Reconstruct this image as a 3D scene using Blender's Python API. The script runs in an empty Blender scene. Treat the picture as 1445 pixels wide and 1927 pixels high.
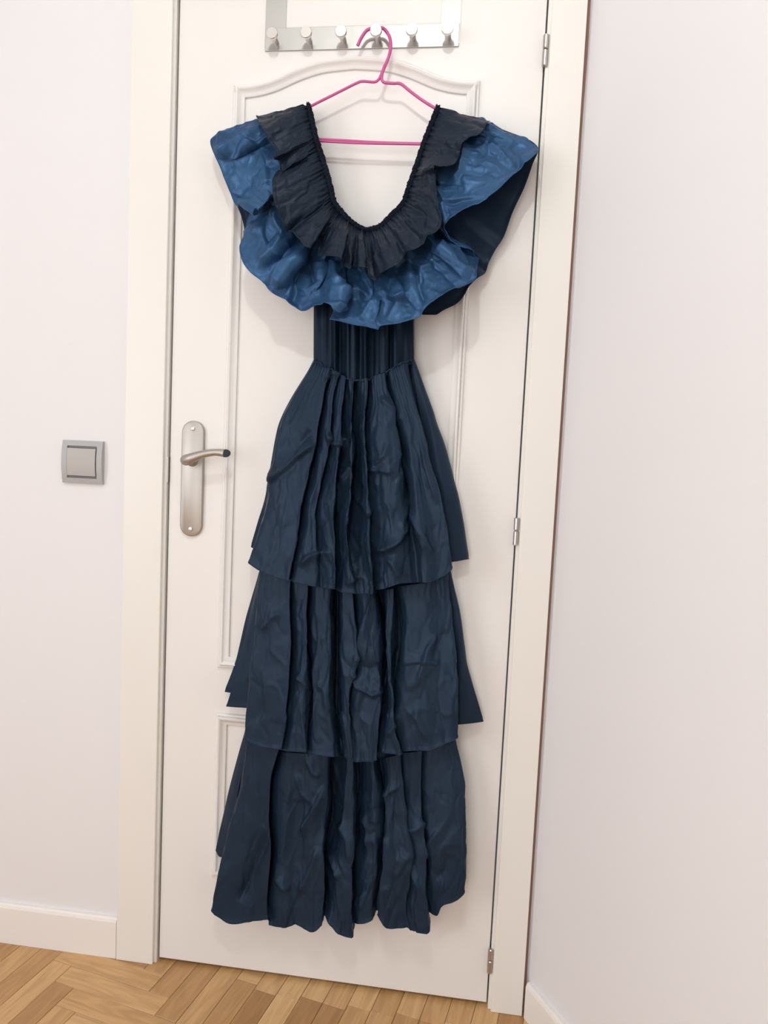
import bpy, bmesh, math, random
import numpy as np
from mathutils import Vector, Matrix
S = bpy.context.scene
COL = S.collection
rad = math.radians

# ---------------------------------------------------------------- camera
W, H = 1445, 1927
F_PX, YAW, PITCH, ROLL = 1350.0, 0.12359, -0.08009, 0.04592
CAM = np.array([0.63774, -1.43921, 1.14239])
def cam_axes():
    cy, sy, cp, sp = math.cos(YAW), math.sin(YAW), math.cos(PITCH), math.sin(PITCH)
    f = np.array([-sy*cp, cy*cp, sp]); r = np.array([cy, sy, 0.0]); u = np.cross(r, f)
    cr, sr = math.cos(ROLL), math.sin(ROLL)
    return cr*r + sr*u, -sr*r + cr*u, f
AX_R, AX_U, AX_F = cam_axes()
cd = bpy.data.cameras.new('camera'); cam = bpy.data.objects.new('camera', cd); COL.objects.link(cam)
cam.matrix_world = Matrix(((AX_R[0], AX_U[0], -AX_F[0], CAM[0]), (AX_R[1], AX_U[1], -AX_F[1], CAM[1]),
                           (AX_R[2], AX_U[2], -AX_F[2], CAM[2]), (0, 0, 0, 1)))
cd.sensor_fit = 'VERTICAL'; cd.sensor_height = 24.0; cd.lens = 24.0*F_PX/H
cd.clip_start = 0.02
S.camera = cam

# ---------------------------------------------------------------- world, light, exposure
S.view_settings.view_transform = 'Standard'; S.view_settings.look = 'None'
S.view_settings.gamma = 1.0; S.view_settings.use_curve_mapping = False
S.view_settings.exposure = 0.02
wd = bpy.data.worlds.new('world'); S.world = wd; wd.use_nodes = True
wd.node_tree.nodes['Background'].inputs[0].default_value = (0.9, 0.95, 1.0, 1)
wd.node_tree.nodes['Background'].inputs[1].default_value = 0.12
LAMP_POS, LAMP_POWER = (0.47, -1.60, 2.64), 25.0
def area(name, loc, rot, sx, sy, power, color):
    ld = bpy.data.lights.new(name, 'AREA'); ld.shape = 'RECTANGLE'; ld.size = sx; ld.size_y = sy
    ld.energy = power; ld.color = color
    o = bpy.data.objects.new(name, ld); o.location = loc; o.rotation_euler = rot; COL.objects.link(o); return o
# unseen soft fill from the opposite wall, added to flatten the light
area('front_fill', (-.10, -3.36, 1.15), (rad(90), 0, 0), 1.5, 2.0, 28.0, (1.0, 0.985, 1.0))
area('side_fill', (-1.56, -2.15, 1.35), (rad(90), 0, rad(-90)), 1.3, 1.6, 30.0, (0.985, 0.985, 1.0))  # side fill, added to brighten the right wall and model the folds

# ---------------------------------------------------------------- helpers
def ray(px, py):
    return AX_F + AX_R*((px - W/2)/F_PX) - AX_U*((py - H/2)/F_PX)
def at(px, py, y):                       # the point that photo pixel shows, on the plane at this y
    d = ray(px, py); return CAM + d*((y - CAM[1])/d[1])
def at_np(P):                            # (...,3) of px, py, depth in cm off the door
    px, py, y = P[..., 0], P[..., 1], -P[..., 2]/100.0
    d = AX_F + AX_R*((px - W/2)/F_PX)[..., None] - AX_U*((py - H/2)/F_PX)[..., None]
    return CAM + d*((y - CAM[1])/d[..., 1])[..., None]

def mat(name, color, rough=0.5, metal=0.0, spec=0.5, bump=None, sheen=0.0, aniso=0.0):
    m = bpy.data.materials.new(name); m.use_nodes = True
    nt = m.node_tree; b = nt.nodes['Principled BSDF']
    b.inputs['Base Color'].default_value = (*color, 1); b.inputs['Roughness'].default_value = rough
    b.inputs['Metallic'].default_value = metal; b.inputs['Specular IOR Level'].default_value = spec
    if sheen:
        b.inputs['Sheen Weight'].default_value = sheen; b.inputs['Sheen Roughness'].default_value = 0.4
    b.inputs['Anisotropic'].default_value = aniso
    if bump:
        scale, strength, dist = bump
        tc = nt.nodes.new('ShaderNodeTexCoord'); n = nt.nodes.new('ShaderNodeTexNoise')
        n.inputs['Scale'].default_value = scale; n.inputs['Detail'].default_value = 4
        bp = nt.nodes.new('ShaderNodeBump'); bp.inputs['Strength'].default_value = strength; bp.inputs['Distance'].default_value = dist
        nt.links.new(tc.outputs['Object'], n.inputs['Vector']); nt.links.new(n.outputs['Fac'], bp.inputs['Height'])
        nt.links.new(bp.outputs['Normal'], b.inputs['Normal'])
    return m
def vary(m, c1, c2, scale, stretch=(1, 1, 1)):          # soft mottling of the thing's own colour
    nt = m.node_tree; b = nt.nodes['Principled BSDF']
    tc = nt.nodes.new('ShaderNodeTexCoord'); mp = nt.nodes.new('ShaderNodeMapping'); mp.inputs['Scale'].default_value = stretch
    n = nt.nodes.new('ShaderNodeTexNoise'); n.inputs['Scale'].default_value = scale; n.inputs['Detail'].default_value = 3
    r = nt.nodes.new('ShaderNodeValToRGB'); r.color_ramp.elements[0].position = .35; r.color_ramp.elements[1].position = .65
    r.color_ramp.elements[0].color = (*c1, 1); r.color_ramp.elements[1].color = (*c2, 1)
    nt.links.new(tc.outputs['Object'], mp.inputs['Vector']); nt.links.new(mp.outputs['Vector'], n.inputs['Vector'])
    nt.links.new(n.outputs['Fac'], r.inputs['Fac']); nt.links.new(r.outputs['Color'], b.inputs['Base Color'])
    return m

ORIGIN = {}
def empty(name, loc):
    o = bpy.data.objects.new(name, None); o.empty_display_size = .05; o.location = loc; COL.objects.link(o)
    ORIGIN[o.name] = np.array(loc, float); return o
def tag(o, label=None, cat=None, group=None, kind=None):
    for k, v in (('label', label), ('category', cat), ('group', group), ('kind', kind)):
        if v: o[k] = v
    return o
def mk(name, verts, faces, m, parent=None, smooth=False, origin=None):
    V = np.asarray(verts, float)
    po = ORIGIN[parent.name] if parent is not None else np.zeros(3)
    if origin is None: origin = V.mean(0)
    origin = np.array(origin, float)
    me = bpy.data.meshes.new(name); me.from_pydata((V - origin).tolist(), [], [tuple(int(i) for i in f) for f in faces]); me.update()
    ms = m if isinstance(m, (list, tuple)) else [m]
    for x in ms: me.materials.append(x)
    if smooth: me.polygons.foreach_set('use_smooth', [True]*len(me.polygons))
    o = bpy.data.objects.new(name, me); COL.objects.link(o)
    if parent is not None: o.parent = parent
    o.location = origin - po; ORIGIN[o.name] = origin
    return o
class MB:
    def __init__(s): s.v = []; s.f = []
    def add(s, v, f):
        n = len(s.v); s.v += [tuple(p) for p in v]; s.f += [tuple(i + n for i in q) for q in f]; return s
    def box(s, x0, x1, y0, y1, z0, z1, bev=0.0):
        bm = bmesh.new(); bmesh.ops.create_cube(bm, size=1.0)
        for v in bm.verts: v.co = Vector(((x0+x1)/2 + v.co.x*(x1-x0), (y0+y1)/2 + v.co.y*(y1-y0), (z0+z1)/2 + v.co.z*(z1-z0)))
        if bev: bmesh.ops.bevel(bm, geom=list(bm.edges), offset=bev, segments=2, profile=.5, affect='EDGES')
        return s.bm(bm)
    def bm(s, bm):
        bm.verts.index_update(); s.add([v.co[:] for v in bm.verts], [[v.index for v in f.verts] for f in bm.faces]); bm.free(); return s
    def tube(s, pts, r, n=10, cap=True, closed=False, squash=None):
        P = [Vector(p) for p in pts]; N = len(P); R = r if hasattr(r, '__len__') else [r]*N
        ref = None; rings = []
        for i in range(N):
            a = P[(i-1) % N] if (i or closed) else P[0]; b = P[(i+1) % N] if (i < N-1 or closed) else P[-1]
            t = (b - a).normalized()
            if ref is None: ref = t.orthogonal().normalized()
            ref = (ref - t*ref.dot(t)).normalized(); bi = t.cross(ref)
            ring = []
            for k in range(n):
                a_ = 2*math.pi*k/n; d = ref*math.cos(a_) + bi*math.sin(a_)
                if squash: d = Vector((d.x*squash[0], d.y*squash[1], d.z*squash[2]))
                ring.append(P[i] + d*R[i])
            rings.append(ring)
        v = [q for ring in rings for q in ring]; f = []
        for i in range(N if closed else N-1):
            j = (i+1) % N
            for k in range(n): f.append((i*n+k, i*n+(k+1) % n, j*n+(k+1) % n, j*n+k))
        if cap and not closed: f.append(tuple(range(n))[::-1]); f.append(tuple((N-1)*n+k for k in range(n)))
        return s.add([p[:] for p in v], f)
    def lathe(s, prof, c, axis='y', n=28):       # prof: (radius, distance along -y or z)
        v = []; f = []
        for r, h in prof:
            for k in range(n):
                a = 2*math.pi*k/n
                v.append((c[0]+r*math.cos(a), c[1]-h, c[2]+r*math.sin(a)) if axis == 'y' else (c[0]+r*math.cos(a), c[1]+r*math.sin(a), c[2]+h))
        for i in range(len(prof)-1):
            for k in range(n): f.append((i*n+k, i*n+(k+1) % n, (i+1)*n+(k+1) % n, (i+1)*n+k))
        f.append(tuple(range(n))); f.append(tuple((len(prof)-1)*n+k for k in range(n))[::-1])
        return s.add(v, f)
    def build(s, name, m, parent=None, smooth=False, origin=None):
        o = mk(name, s.v, s.f, m, parent, smooth, origin)
        bm = bmesh.new(); bm.from_mesh(o.data); bmesh.ops.recalc_face_normals(bm, faces=bm.faces); bm.to_mesh(o.data); bm.free()
        if smooth: o.data.set_sharp_from_angle(angle=rad(40))
        return o
def spline(pts, n=8):                           # Catmull-Rom through points
    P = [np.array(p, float) for p in pts]; out = []
    for i in range(len(P)-1):
        p0 = P[max(i-1, 0)]; p1 = P[i]; p2 = P[i+1]; p3 = P[min(i+2, len(P)-1)]
        for k in range(n):
            t = k/n; out.append(.5*((2*p1) + (p2-p0)*t + (2*p0-5*p1+4*p2-p3)*t*t + (-p0+3*p1-3*p2+p3)*t**3))
    out.append(P[-1]); return np.array(out)

# ---------------------------------------------------------------- materials
M = {}
M['wall'] = mat('wall_paint', (.785, .78, .80), .85, bump=(60, .12, .002))
M['wall_front'] = mat('wall_front_contrast', (.36, .31, .28), .85)  # unseen wall, darkened to deepen the contrast on the dress
M['door'] = mat('door_lacquer', (.815, .80, .782), .42, bump=(9, .05, .004))
M['trim'] = mat('trim_lacquer', (.815, .80, .765), .33, bump=(12, .05, .003))
M['base'] = mat('baseboard_lacquer', (.84, .81, .785), .4)
M['ceiling'] = mat('ceiling_paint', (.85, .84, .83), .9)
M['gap_shade'] = mat('gap_shade_brown', (.30, .17, .13), .95)  # brown stands in for the shade in the gap beside the casing
M['steel'] = mat('brushed_steel', (.42, .41, .40), .42, 1.0, aniso=.5)
M['peg'] = mat('peg_steel', (.70, .68, .65), .26, 1.0)
M['nickel'] = mat('satin_nickel', (.45, .425, .395), .45, 1.0)
M['hinge'] = mat('hinge_steel', (.55, .52, .50), .3, 1.0)
M['darkcap'] = mat('dark_cap', (.06, .085, .11), .25, .6)
M['switch'] = mat('switch_plastic', (.40, .40, .405), .42)
M['rocker'] = mat('rocker_plastic', (.41, .395, .38), .4)
M['switch_gap'] = mat('switch_inner', (.20, .20, .215), .5)
M['pink'] = mat('pink_coated_wire', (.56, .085, .29), .38)
M['skirt'] = mat('skirt_taffeta', (.014, .030, .060), .44, .25, spec=.16, sheen=.0, bump=(260, .25, .0006))
vary(M['skirt'], (.0108, .0240, .047), (.0158, .0318, .060), 9, (1, 1, .5))
M['frill'] = mat('frill_taffeta', (.0105, .019, .035), .46, .25, spec=.2, sheen=.0, bump=(260, .25, .0006))
M['ruffle'] = mat('ruffle_taffeta', (.024, .085, .20), .42, .35, spec=.2, sheen=.0, bump=(260, .25, .0006))
vary(M['ruffle'], (.024, .070, .160), (.038, .106, .226), 12)
M['bodice'] = mat('bodice_taffeta', (.007, .016, .031), .36, .35, spec=.12, bump=(260, .2, .0006))
M['elastic'] = mat('elastic_edging', (.008, .012, .022), .7, spec=.1)
M['glass'] = mat('window_glass', (.9, .95, 1), .02); M['glass'].node_tree.nodes['Principled BSDF'].inputs['Transmission Weight'].default_value = 1
def wood():
    m = bpy.data.materials.new('oak_parquet'); m.use_nodes = True; nt = m.node_tree; N = nt.nodes.new; L = nt.links.new
    b = nt.nodes['Principled BSDF']; b.inputs['Roughness'].default_value = .34
    tc = N('ShaderNodeTexCoord'); oi = N('ShaderNodeObjectInfo'); geo = N('ShaderNodeNewGeometry')
    ad = N('ShaderNodeMath'); ad.operation = 'ADD'; L(oi.outputs['Random'], ad.inputs[0]); L(geo.outputs['Random Per Island'], ad.inputs[1])
    fr = N('ShaderNodeMath'); fr.operation = 'FRACT'; L(ad.outputs[0], fr.inputs[0])
    cm = N('ShaderNodeCombineXYZ'); mu = N('ShaderNodeMath'); mu.operation = 'MULTIPLY'; mu.inputs[1].default_value = 37; L(fr.outputs[0], mu.inputs[0])
    L(mu.outputs[0], cm.inputs[0]); L(mu.outputs[0], cm.inputs[1])
    va = N('ShaderNodeVectorMath'); va.operation = 'ADD'; L(tc.outputs['Object'], va.inputs[0]); L(cm.outputs[0], va.inputs[1])
    mp = N('ShaderNodeMapping'); mp.inputs['Scale'].default_value = (7, 60, 20); L(va.outputs[0], mp.inputs['Vector'])
    n = N('ShaderNodeTexNoise'); n.inputs['Scale'].default_value = 1.0; n.inputs['Detail'].default_value = 6; n.inputs['Distortion'].default_value = 1.2; L(mp.outputs[0], n.inputs['Vector'])
    r1 = N('ShaderNodeValToRGB'); e = r1.color_ramp.elements
    e[0].position = 0; e[0].color = (.43, .23, .09, 1); e[1].position = 1; e[1].color = (.74, .475, .225, 1)
    q = e.new(.45); q.color = (.58, .34, .145, 1)
    L(fr.outputs[0], r1.inputs['Fac'])
    r2 = N('ShaderNodeValToRGB'); r2.color_ramp.elements[0].position = .3; r2.color_ramp.elements[0].color = (.66, .60, .55, 1); r2.color_ramp.elements[1].position = .65; r2.color_ramp.elements[1].color = (1, 1, 1, 1)
    L(n.outputs['Fac'], r2.inputs['Fac'])
    mx = N('ShaderNodeMix'); mx.data_type = 'RGBA'; mx.blend_type = 'MULTIPLY'; mx.inputs['Factor'].default_value = .75
    L(r1.outputs['Color'], mx.inputs[6]); L(r2.outputs['Color'], mx.inputs[7]); L(mx.outputs[2], b.inputs['Base Color'])
    bp = N('ShaderNodeBump'); bp.inputs['Strength'].default_value = .1; bp.inputs['Distance'].default_value = .001; L(n.outputs['Fac'], bp.inputs['Height']); L(bp.outputs[0], b.inputs['Normal'])
    return m
M['wood'] = wood(); M['grout'] = mat('floor_bed', (.10, .055, .03), .9)

# ---------------------------------------------------------------- room shell
XL, YF, ZC = -1.6, -3.4, 2.76
DW = np.array([0.5105, -0.8599]); NW = np.array([-0.8599, -0.5105])       # right wall: its run and its normal into the room
E0 = np.array([0.7972, -0.0150]); WP0 = E0 - NW*0.012                      # start of the baseboard face / of the wall plane
RUN = (YF - E0[1])/DW[1]; XR = E0[0] + DW[0]*RUN
fl = mk('floor', [(XL-.1, YF-.1, -.02), (XR+.3, YF-.1, -.02), (XR+.3, .2, -.02), (XL-.1, .2, -.02),
                  (XL-.1, YF-.1, -.0025), (XR+.3, YF-.1, -.0025), (XR+.3, .2, -.0025), (XL-.1, .2, -.0025)],
        [(3, 2, 1, 0), (4, 5, 6, 7), (0, 1, 5, 4), (1, 2, 6, 5), (2, 3, 7, 6), (3, 0, 4, 7)], M['grout'], origin=(0, 0, 0)); tag(fl, kind='structure')
wb = MB(); wb.box(XL, -.021, 0, .1, 0, ZC).box(-.021, .748, 0, .1, 2.05, ZC).box(.748, .795, 0, .1, 0, ZC)
o = wb.build('wall_back', M['wall']); tag(o, kind='structure')
mb = MB(); mb.box(.7952, 1.0, .001, .1, 0, ZC); tag(mb.build('wall_corner', M['gap_shade']), kind='structure')
ly0, ly1, lz0, lz1 = -2.85, -1.45, .50, 2.20
mb = MB(); mb.box(XL-.1, XL, YF, ly0, 0, ZC).box(XL-.1, XL, ly1, .1, 0, ZC).box(XL-.1, XL, ly0, ly1, 0, lz0).box(XL-.1, XL, ly0, ly1, lz1, ZC); tag(mb.build('wall_left', M['wall']), kind='structure')
mb = MB(); mb.box(XL-.1, XR+.3, YF-.1, .1, ZC, ZC+.1); tag(mb.build('ceiling', M['ceiling']), kind='structure')
mb = MB(); wx0, wx1, wz0, wz1 = -.90, .70, .10, 2.20
mb.box(XL, wx0, YF-.1, YF, 0, ZC).box(wx1, XR+.2, YF-.1, YF, 0, ZC).box(wx0, wx1, YF-.1, YF, 0, wz0).box(wx0, wx1, YF-.1, YF, wz1, ZC)
tag(mb.build('wall_front', M['wall_front']), kind='structure')
mb = MB(); t = .05
for a in ((wx0, wx1, wz0, wz0+t), (wx0, wx1, wz1-t, wz1), (wx0, wx0+t, wz0+t, wz1-t), (wx1-t, wx1, wz0+t, wz1-t), (-.125, -.075, wz0+t, wz1-t)):
    mb.box(a[0], a[1], YF-.08, YF-.03, a[2], a[3])
wn = mb.build('added_window_1', M['trim']); tag(wn, kind='structure')  # unseen window, added to go with the front fill
for a, b in ((wx0+t, -.125), (-.075, wx1-t)):
    MB().box(a, b, YF-.06, YF-.055, wz0+t, wz1-t).build('pane', M['glass'], wn)

mb = MB()
for a in ((ly0, ly1, lz0, lz0+t), (ly0, ly1, lz1-t, lz1), (ly0, ly0+t, lz0+t, lz1-t), (ly1-t, ly1, lz0+t, lz1-t), (-2.175, -2.125, lz0+t, lz1-t)):
    mb.box(XL-.08, XL-.03, a[0], a[1], a[2], a[3])
wn = mb.build('added_window_2', M['trim']); tag(wn, kind='structure')  # second unseen window, added to go with the side fill
for a, b in ((ly0+t, -2.175), (-2.125, ly1-t)):
    MB().box(XL-.06, XL-.055, a, b, lz0+t, lz1-t).build('pane', M['glass'], wn)

# right wall: slanted plane with a rounded, slightly wavy plaster edge beside the door casing
edge_px = [(1119, -90), (1112.4, 0), (1107, 100), (1101.4, 166), (1094.5, 228), (1089, 311), (1083, 400), (1066, 650), (1049.5, 900), (1038, 1082), (1034, 1150), (1028, 1250), (1013, 1480), (1002, 1650), (996, 1733), (991.5, 1847), (990, 1870)]
eg = [at(px, py, -.015) for px, py in edge_px]
zs = np.array([p[2] for p in eg])[::-1]; ex = np.array([p[0] for p in eg])[::-1]
zrow = np.concatenate([[0, .04], np.linspace(.075, 2.0, 60), [2.3, ZC]])
V = []; R_ = .016; arc = 7
a0, a1 = math.atan2(.75, -.66), math.atan2(NW[1], NW[0]) + 2*math.pi
for z in zrow:
    e = float(np.interp(z, zs, ex)) + .0004
    c = np.array([e + R_, -.0075]) 
    # move the arc centre so that the wall plane runs through WP0
    c = c + 0*NW
    off = (c + NW*R_ - WP0) @ NW; c = c - np.array([0, off/NW[1]])
    V.append((e + R_*.9, .03, z))
    for k in range(arc + 1):
        a = a0 + (a1 - a0)*k/arc; V.append((c[0] + R_*math.cos(a), c[1] + R_*math.sin(a), z))
    V.append((WP0[0] + DW[0]*RUN, WP0[1] + DW[1]*RUN, z)); 
    q = WP0 + DW*RUN - NW*.1; V.append((q[0], q[1], z)); q = WP0 - NW*.1 + DW*.1; V.append((q[0], q[1], z))
nc = arc + 5; Fc = []
for i in range(len(zrow)-1):
    for k in range(nc): Fc.append((i*nc+k, i*nc+(k+1) % nc, (i+1)*nc+(k+1) % nc, (i+1)*nc+k))
Fc += [tuple(range(nc))[::-1], tuple((len(zrow)-1)*nc+k for k in range(nc))]
wr = mk('wall_right', V, Fc, M['wall'], smooth=True); tag(wr, kind='structure'); wr.data.set_sharp_from_angle(angle=rad(50))
# baseboards: profile with an eased top edge
def baseboard(name, p, d, n, length, h, th):
    prof = [(0, 0), (th, 0), (th, h-.009), (th-.002, h-.003), (th-.005, h), (0, h)]
    v = []
    for s in (0, length):
        for a, z in prof:
            q = np.array(p) + np.array(d)*s + np.array(n)*a; v.append((q[0], q[1], z))
    m_ = len(prof); f = [(k, (k+1) % m_, m_+(k+1) % m_, m_+k) for k in range(m_)] + [tuple(range(m_)), tuple(range(m_, 2*m_))[::-1]]
    mb = MB().add(v, f); o = mb.build(name, M['base']); tag(o, kind='structure'); return o
baseboard('baseboard_back', (XL, 0), (1, 0), (0, -1), -.0935 - XL, .092, .012)
baseboard('baseboard_right', tuple(WP0 + DW*.004), tuple(DW), tuple(NW), RUN-.02, .077, .0125)

# door casings (trim) with jambs
ZT = 2.036
tr = MB().box(-.0915, -.0065, -.015, 0, 0, ZT+.07, .0015).build('trim_1', M['trim']); tag(tr, kind='structure')
MB().box(-.0205, -.001, -.0065, .09, 0, ZT).build('jamb', M['trim'], tr)
MB().box(-.0012, .0012, -.007, .02, 1.0635, 1.117, .0004).build('strike_plate', M['hinge'], tr)
tr = MB().box(.7315, .7955, -.015, 0, 0, ZT+.07, .0015).build('trim_2', M['trim']); tag(tr, kind='structure')
MB().box(.7255, .7475, -.0065, .09, 0, ZT).build('jamb', M['trim'], tr)
tr = MB().box(-.0065, .7315, -.015, 0, ZT, ZT+.07, .0015).build('trim_3', M['trim']); tag(tr, kind='structure')
MB().box(-.0005, .7255, -.0065, .09, ZT, ZT+.014).build('jamb', M['trim'], tr)

# door with its raised mouldings, plate, lever and hinges
door = MB().box(.0022, .7226, 0, .038, .008, 2.030, .0012).build('door_1', M['door'], origin=(0, 0, .008)); tag(door, kind='structure')
MPROF = [(0, 0), (0, .0045), (.0015, .0065), (.0050, .0070), (.0060, .0050), (.0066, .0110), (.0085, .0132), (.0105, .0128), (.0125, .0105), (.0155, .0075), (.0195, .0055), (.0225, .0050), (.0240, .0038), (.0240, 0), (.0252, -.0008), (.0262, 0)]
def moulding(name, loop):                     # closed outline in x,z (counter-clockwise seen from the room), mitred sweep
    P = np.array(loop); n = len(P); v = []; f = []; k = len(MPROF)
    for i in range(n):
        a = P[i] - P[i-1]; b = P[(i+1) % n] - P[i]; a = a/np.linalg.norm(a); b = b/np.linalg.norm(b)
        na = np.array([-a[1], a[0]]); nb = np.array([-b[1], b[0]]); mvec = (na+nb)/(1+na@nb)
        for w_, h_ in MPROF:
            q = P[i] + mvec*w_; v.append((q[0], -h_, q[1]))
    for i in range(n):
        j = (i+1) % n
        for s in range(k-1): f.append((i*k+s, i*k+s+1, j*k+s+1, j*k+s))
    return MB().add(v, f).build(name, M['door'], door, smooth=True)
xm0, xm1 = .1193, .6057
arch_px = [(441, 163), (474, 160.5), (512, 151), (559, 130), (606, 115), (664, 107.5)]
ap = np.array([at(a, b, 0)[[0, 2]] for a, b in arch_px]); ap[0] = (xm0, 1.8595); ap[-1][0] = (xm0+xm1)/2
half = spline(ap, 6); full = np.vstack([half, np.stack([xm0+xm1-half[::-1, 0], half[::-1, 1]], 1)[1:]])
moulding('upper_moulding', [(xm0, .6776), (xm1, .6776)] + [tuple(p) for p in full[::-1]])
moulding('lower_moulding', [(xm0, .2154), (xm1, .2154), (xm1, .5778), (xm0, .5778)])
# long plate and lever
def stadium(cx, hw, z0, z1, n=14):
    pts = []
    for k in range(n+1): a = math.pi*k/n; pts.append((cx + hw*math.cos(a), z1-hw + hw*math.sin(a)))
    for k in range(n+1): a = math.pi + math.pi*k/n; pts.append((cx + hw*math.cos(a), z0+hw + hw*math.sin(a)))
    return pts
HX = .0538
v = []; f = []; layers = [(.0242, 0), (.0242, .0055), (.0236, .0068), (.0222, .0076)]
for hw, h in layers:
    st = stadium(HX, hw, .9523+.0242-hw, 1.1936-.0242+hw); n = len(st); v += [(x, -h, z) for x, z in st]
for i in range(3): f += [(i*n+k, i*n+(k+1) % n, (i+1)*n+(k+1) % n, (i+1)*n+k) for k in range(n)]
f.append(tuple(3*n+k for k in range(n)))
plate = MB().add(v, f).build('handle_plate', M['nickel'], door, smooth=True)
for z in (1.1775, .9682):
    sc = MB().lathe([(.0045, .0074), (.0045, .0088), (.0036, .0094), (.0012, .0096)], (HX, 0, z), n=20).build('screw', M['peg'], plate, smooth=True)
mb = MB(); mb.lathe([(.0135, .0070), (.0135, .0085), (.0125, .0100), (.0105, .0115), (.0100, .020)], (HX, 0, 1.1125), n=24)
pth = spline([(HX, -.018, 1.1125), (HX, -.034, 1.1125), (HX+.0025, -.046, 1.1125), (HX+.016, -.053, 1.1165), (HX+.040, -.055, 1.1255), (HX+.066, -.0555, 1.1308), (HX+.089, -.0560, 1.1300)], 6)
rr = np.interp(np.linspace(0, 6, len(pth)), [0, 1, 2, 3, 4, 5, 6], [.0100, .0100, .0112, .0105, .0078, .0070, .0082])
mb.tube(pth, list(rr), n=18)
yc = pth[-1][1]
for i_ in range(len(mb.v)-18, len(mb.v)): q_ = mb.v[i_]; mb.v[i_] = (q_[0] + (q_[1]-yc)*.9, q_[1], q_[2])   # slanting end cut
lever = mb.build('lever', M['nickel'], door, smooth=True)
e1 = pth[-1]; td = (pth[-1]-pth[-2]); td /= np.linalg.norm(td)
ec = MB().tube([e1 + td*.0001, e1 + td*.0012], [.0079, .0070], n=18); ec.v = [(q[0] + (q[1]-yc)*.9, q[1], q[2]) for q in ec.v]
ec.build('end_cap', M['darkcap'], lever)['label'] = 'dark blue grey end cap of the lever'
for z0, z1 in ((1.8800, 1.9376), (.9751, 1.0304), (.0802, .1335)):
    zm = (z0+z1)/2 + .002; cx = .7243
    hg = MB().box(cx-.0005, cx+.0015, -.009, .02, z0+.004, z1-.004).build('hinge', M['hinge'], door)
    for a, b in ((z0, zm-.0006), (zm+.0006, z1)):
        MB().lathe([(.0040, 0), (.0056, .0016), (.0056, b-a-.0016), (.0040, b-a)], (cx, -.0085, a), 'z', 18).build('barrel', M['hinge'], hg, smooth=True)

# ---------------------------------------------------------------- parquet: each plank near the door its own part
PW, PL = .05, .25; AN = rad(-11.2); PO = np.array([.070, -.098])
u1 = np.array([math.cos(AN), math.sin(AN)]); u2 = np.array([-math.sin(AN), math.cos(AN)])
rnd = random.Random(5)
def plank_mesh(l):
    b = .0007; g = .00035; v = []
    for z, k in ((-.012, 0), (-.0009, 0), (0, b)):
        for sx, sy in ((-1, -1), (1, -1), (1, 1), (-1, 1)): v.append((sx*(l/2-g-k), sy*(PW/2-g-k), z))
    f = [(0, 1, 5, 4), (1, 2, 6, 5), (2, 3, 7, 6), (3, 0, 4, 7), (4, 5, 9, 8), (5, 6, 10, 9), (6, 7, 11, 10), (7, 4, 8, 11), (8, 9, 10, 11)]
    return v, f
PM = {}
def plank_data(l):
    k = round(l, 3)
    if k not in PM:
        v, f = plank_mesh(l); me = bpy.data.meshes.new('parquet_plank'); me.from_pydata(v, [], f); me.materials.append(M['wood']); PM[k] = me
    return PM[k]
far = MB(); NPL = [0]
def plank(a, b, l, vert):                     # centre in plank units of the rotated frame
    c = PO + u1*(a*PW) + u2*(b*PW); hw = l/2
    if c[1] > .22 or c[0] < XL-.05 or c[1] < YF-.05 or c[0] > XR+.2: return
    an = AN + (math.pi/2 if vert else 0) + (math.pi if rnd.random() < .5 else 0)
    dz = -rnd.random()*.0005
    if -.95 < c[0] < 1.25 and c[1] > -.62 and NPL[0] < 290:
        o = bpy.data.objects.new('parquet_plank', plank_data(l)); COL.objects.link(o); o.parent = fl
        o.location = (c[0], c[1], dz); o.rotation_euler = (0, 0, an); NPL[0] += 1
    else:
        v, f = plank_mesh(l); ca, sa = math.cos(an), math.sin(an)
        far.add([(c[0]+x*ca-y*sa, c[1]+x*sa+y*ca, z+dz) for x, y, z in v], f)
n5 = 5
XS = 4                                        # right of this unit the strips by the door run straight
for m_ in range(-16, 17):
    for k in range(-90, 91):
        # H: x in [k,k+5], y in [-k-1,-k] ; V: x in [k+4,k+5], y in [-k,-k+5]; frame origin at H0's upper right corner
        ha, hb = k + 2.5 - 5 + m_*n5, -k - .5 + m_*n5
        va, vb = k + 4.5 - 5 + m_*n5, -k + 2.5 + m_*n5
        for a, b, vt in ((ha, hb, False), (va, vb, True)):
            if vt: r = [a-.5, a+.5, b-2.5, b+2.5]
            else: r = [a-2.5, a+2.5, b-.5, b+.5]
            if vt and r[0] >= 3 and r[1] <= 15: r[3] = min(r[3], -4)
            elif not vt and r[2] >= -4:
                if r[0] < 3 < r[1]: r[1] = 3
                elif r[0] < 15 < r[1]: r[0] = 15
                elif r[0] >= 3 and r[1] <= 15: continue
            l = (r[3]-r[2]) if vt else (r[1]-r[0])
            if l > .3: plank((r[0]+r[1])/2, (r[2]+r[3])/2, l*PW, vt)
for i in range(3, 15):                        # straight strips in front of the door
    t0 = 1.2 + i*.16 + [.0, .10, -.08, .06][i % 4]
    plank(i + .5, t0 + 2.5, PL, True); plank(i + .5, (t0 - 4)/2, (t0 + 4)*PW, True)
fo = far.build('parquet', M['wood'], fl); fo['kind'] = 'stuff'

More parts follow.
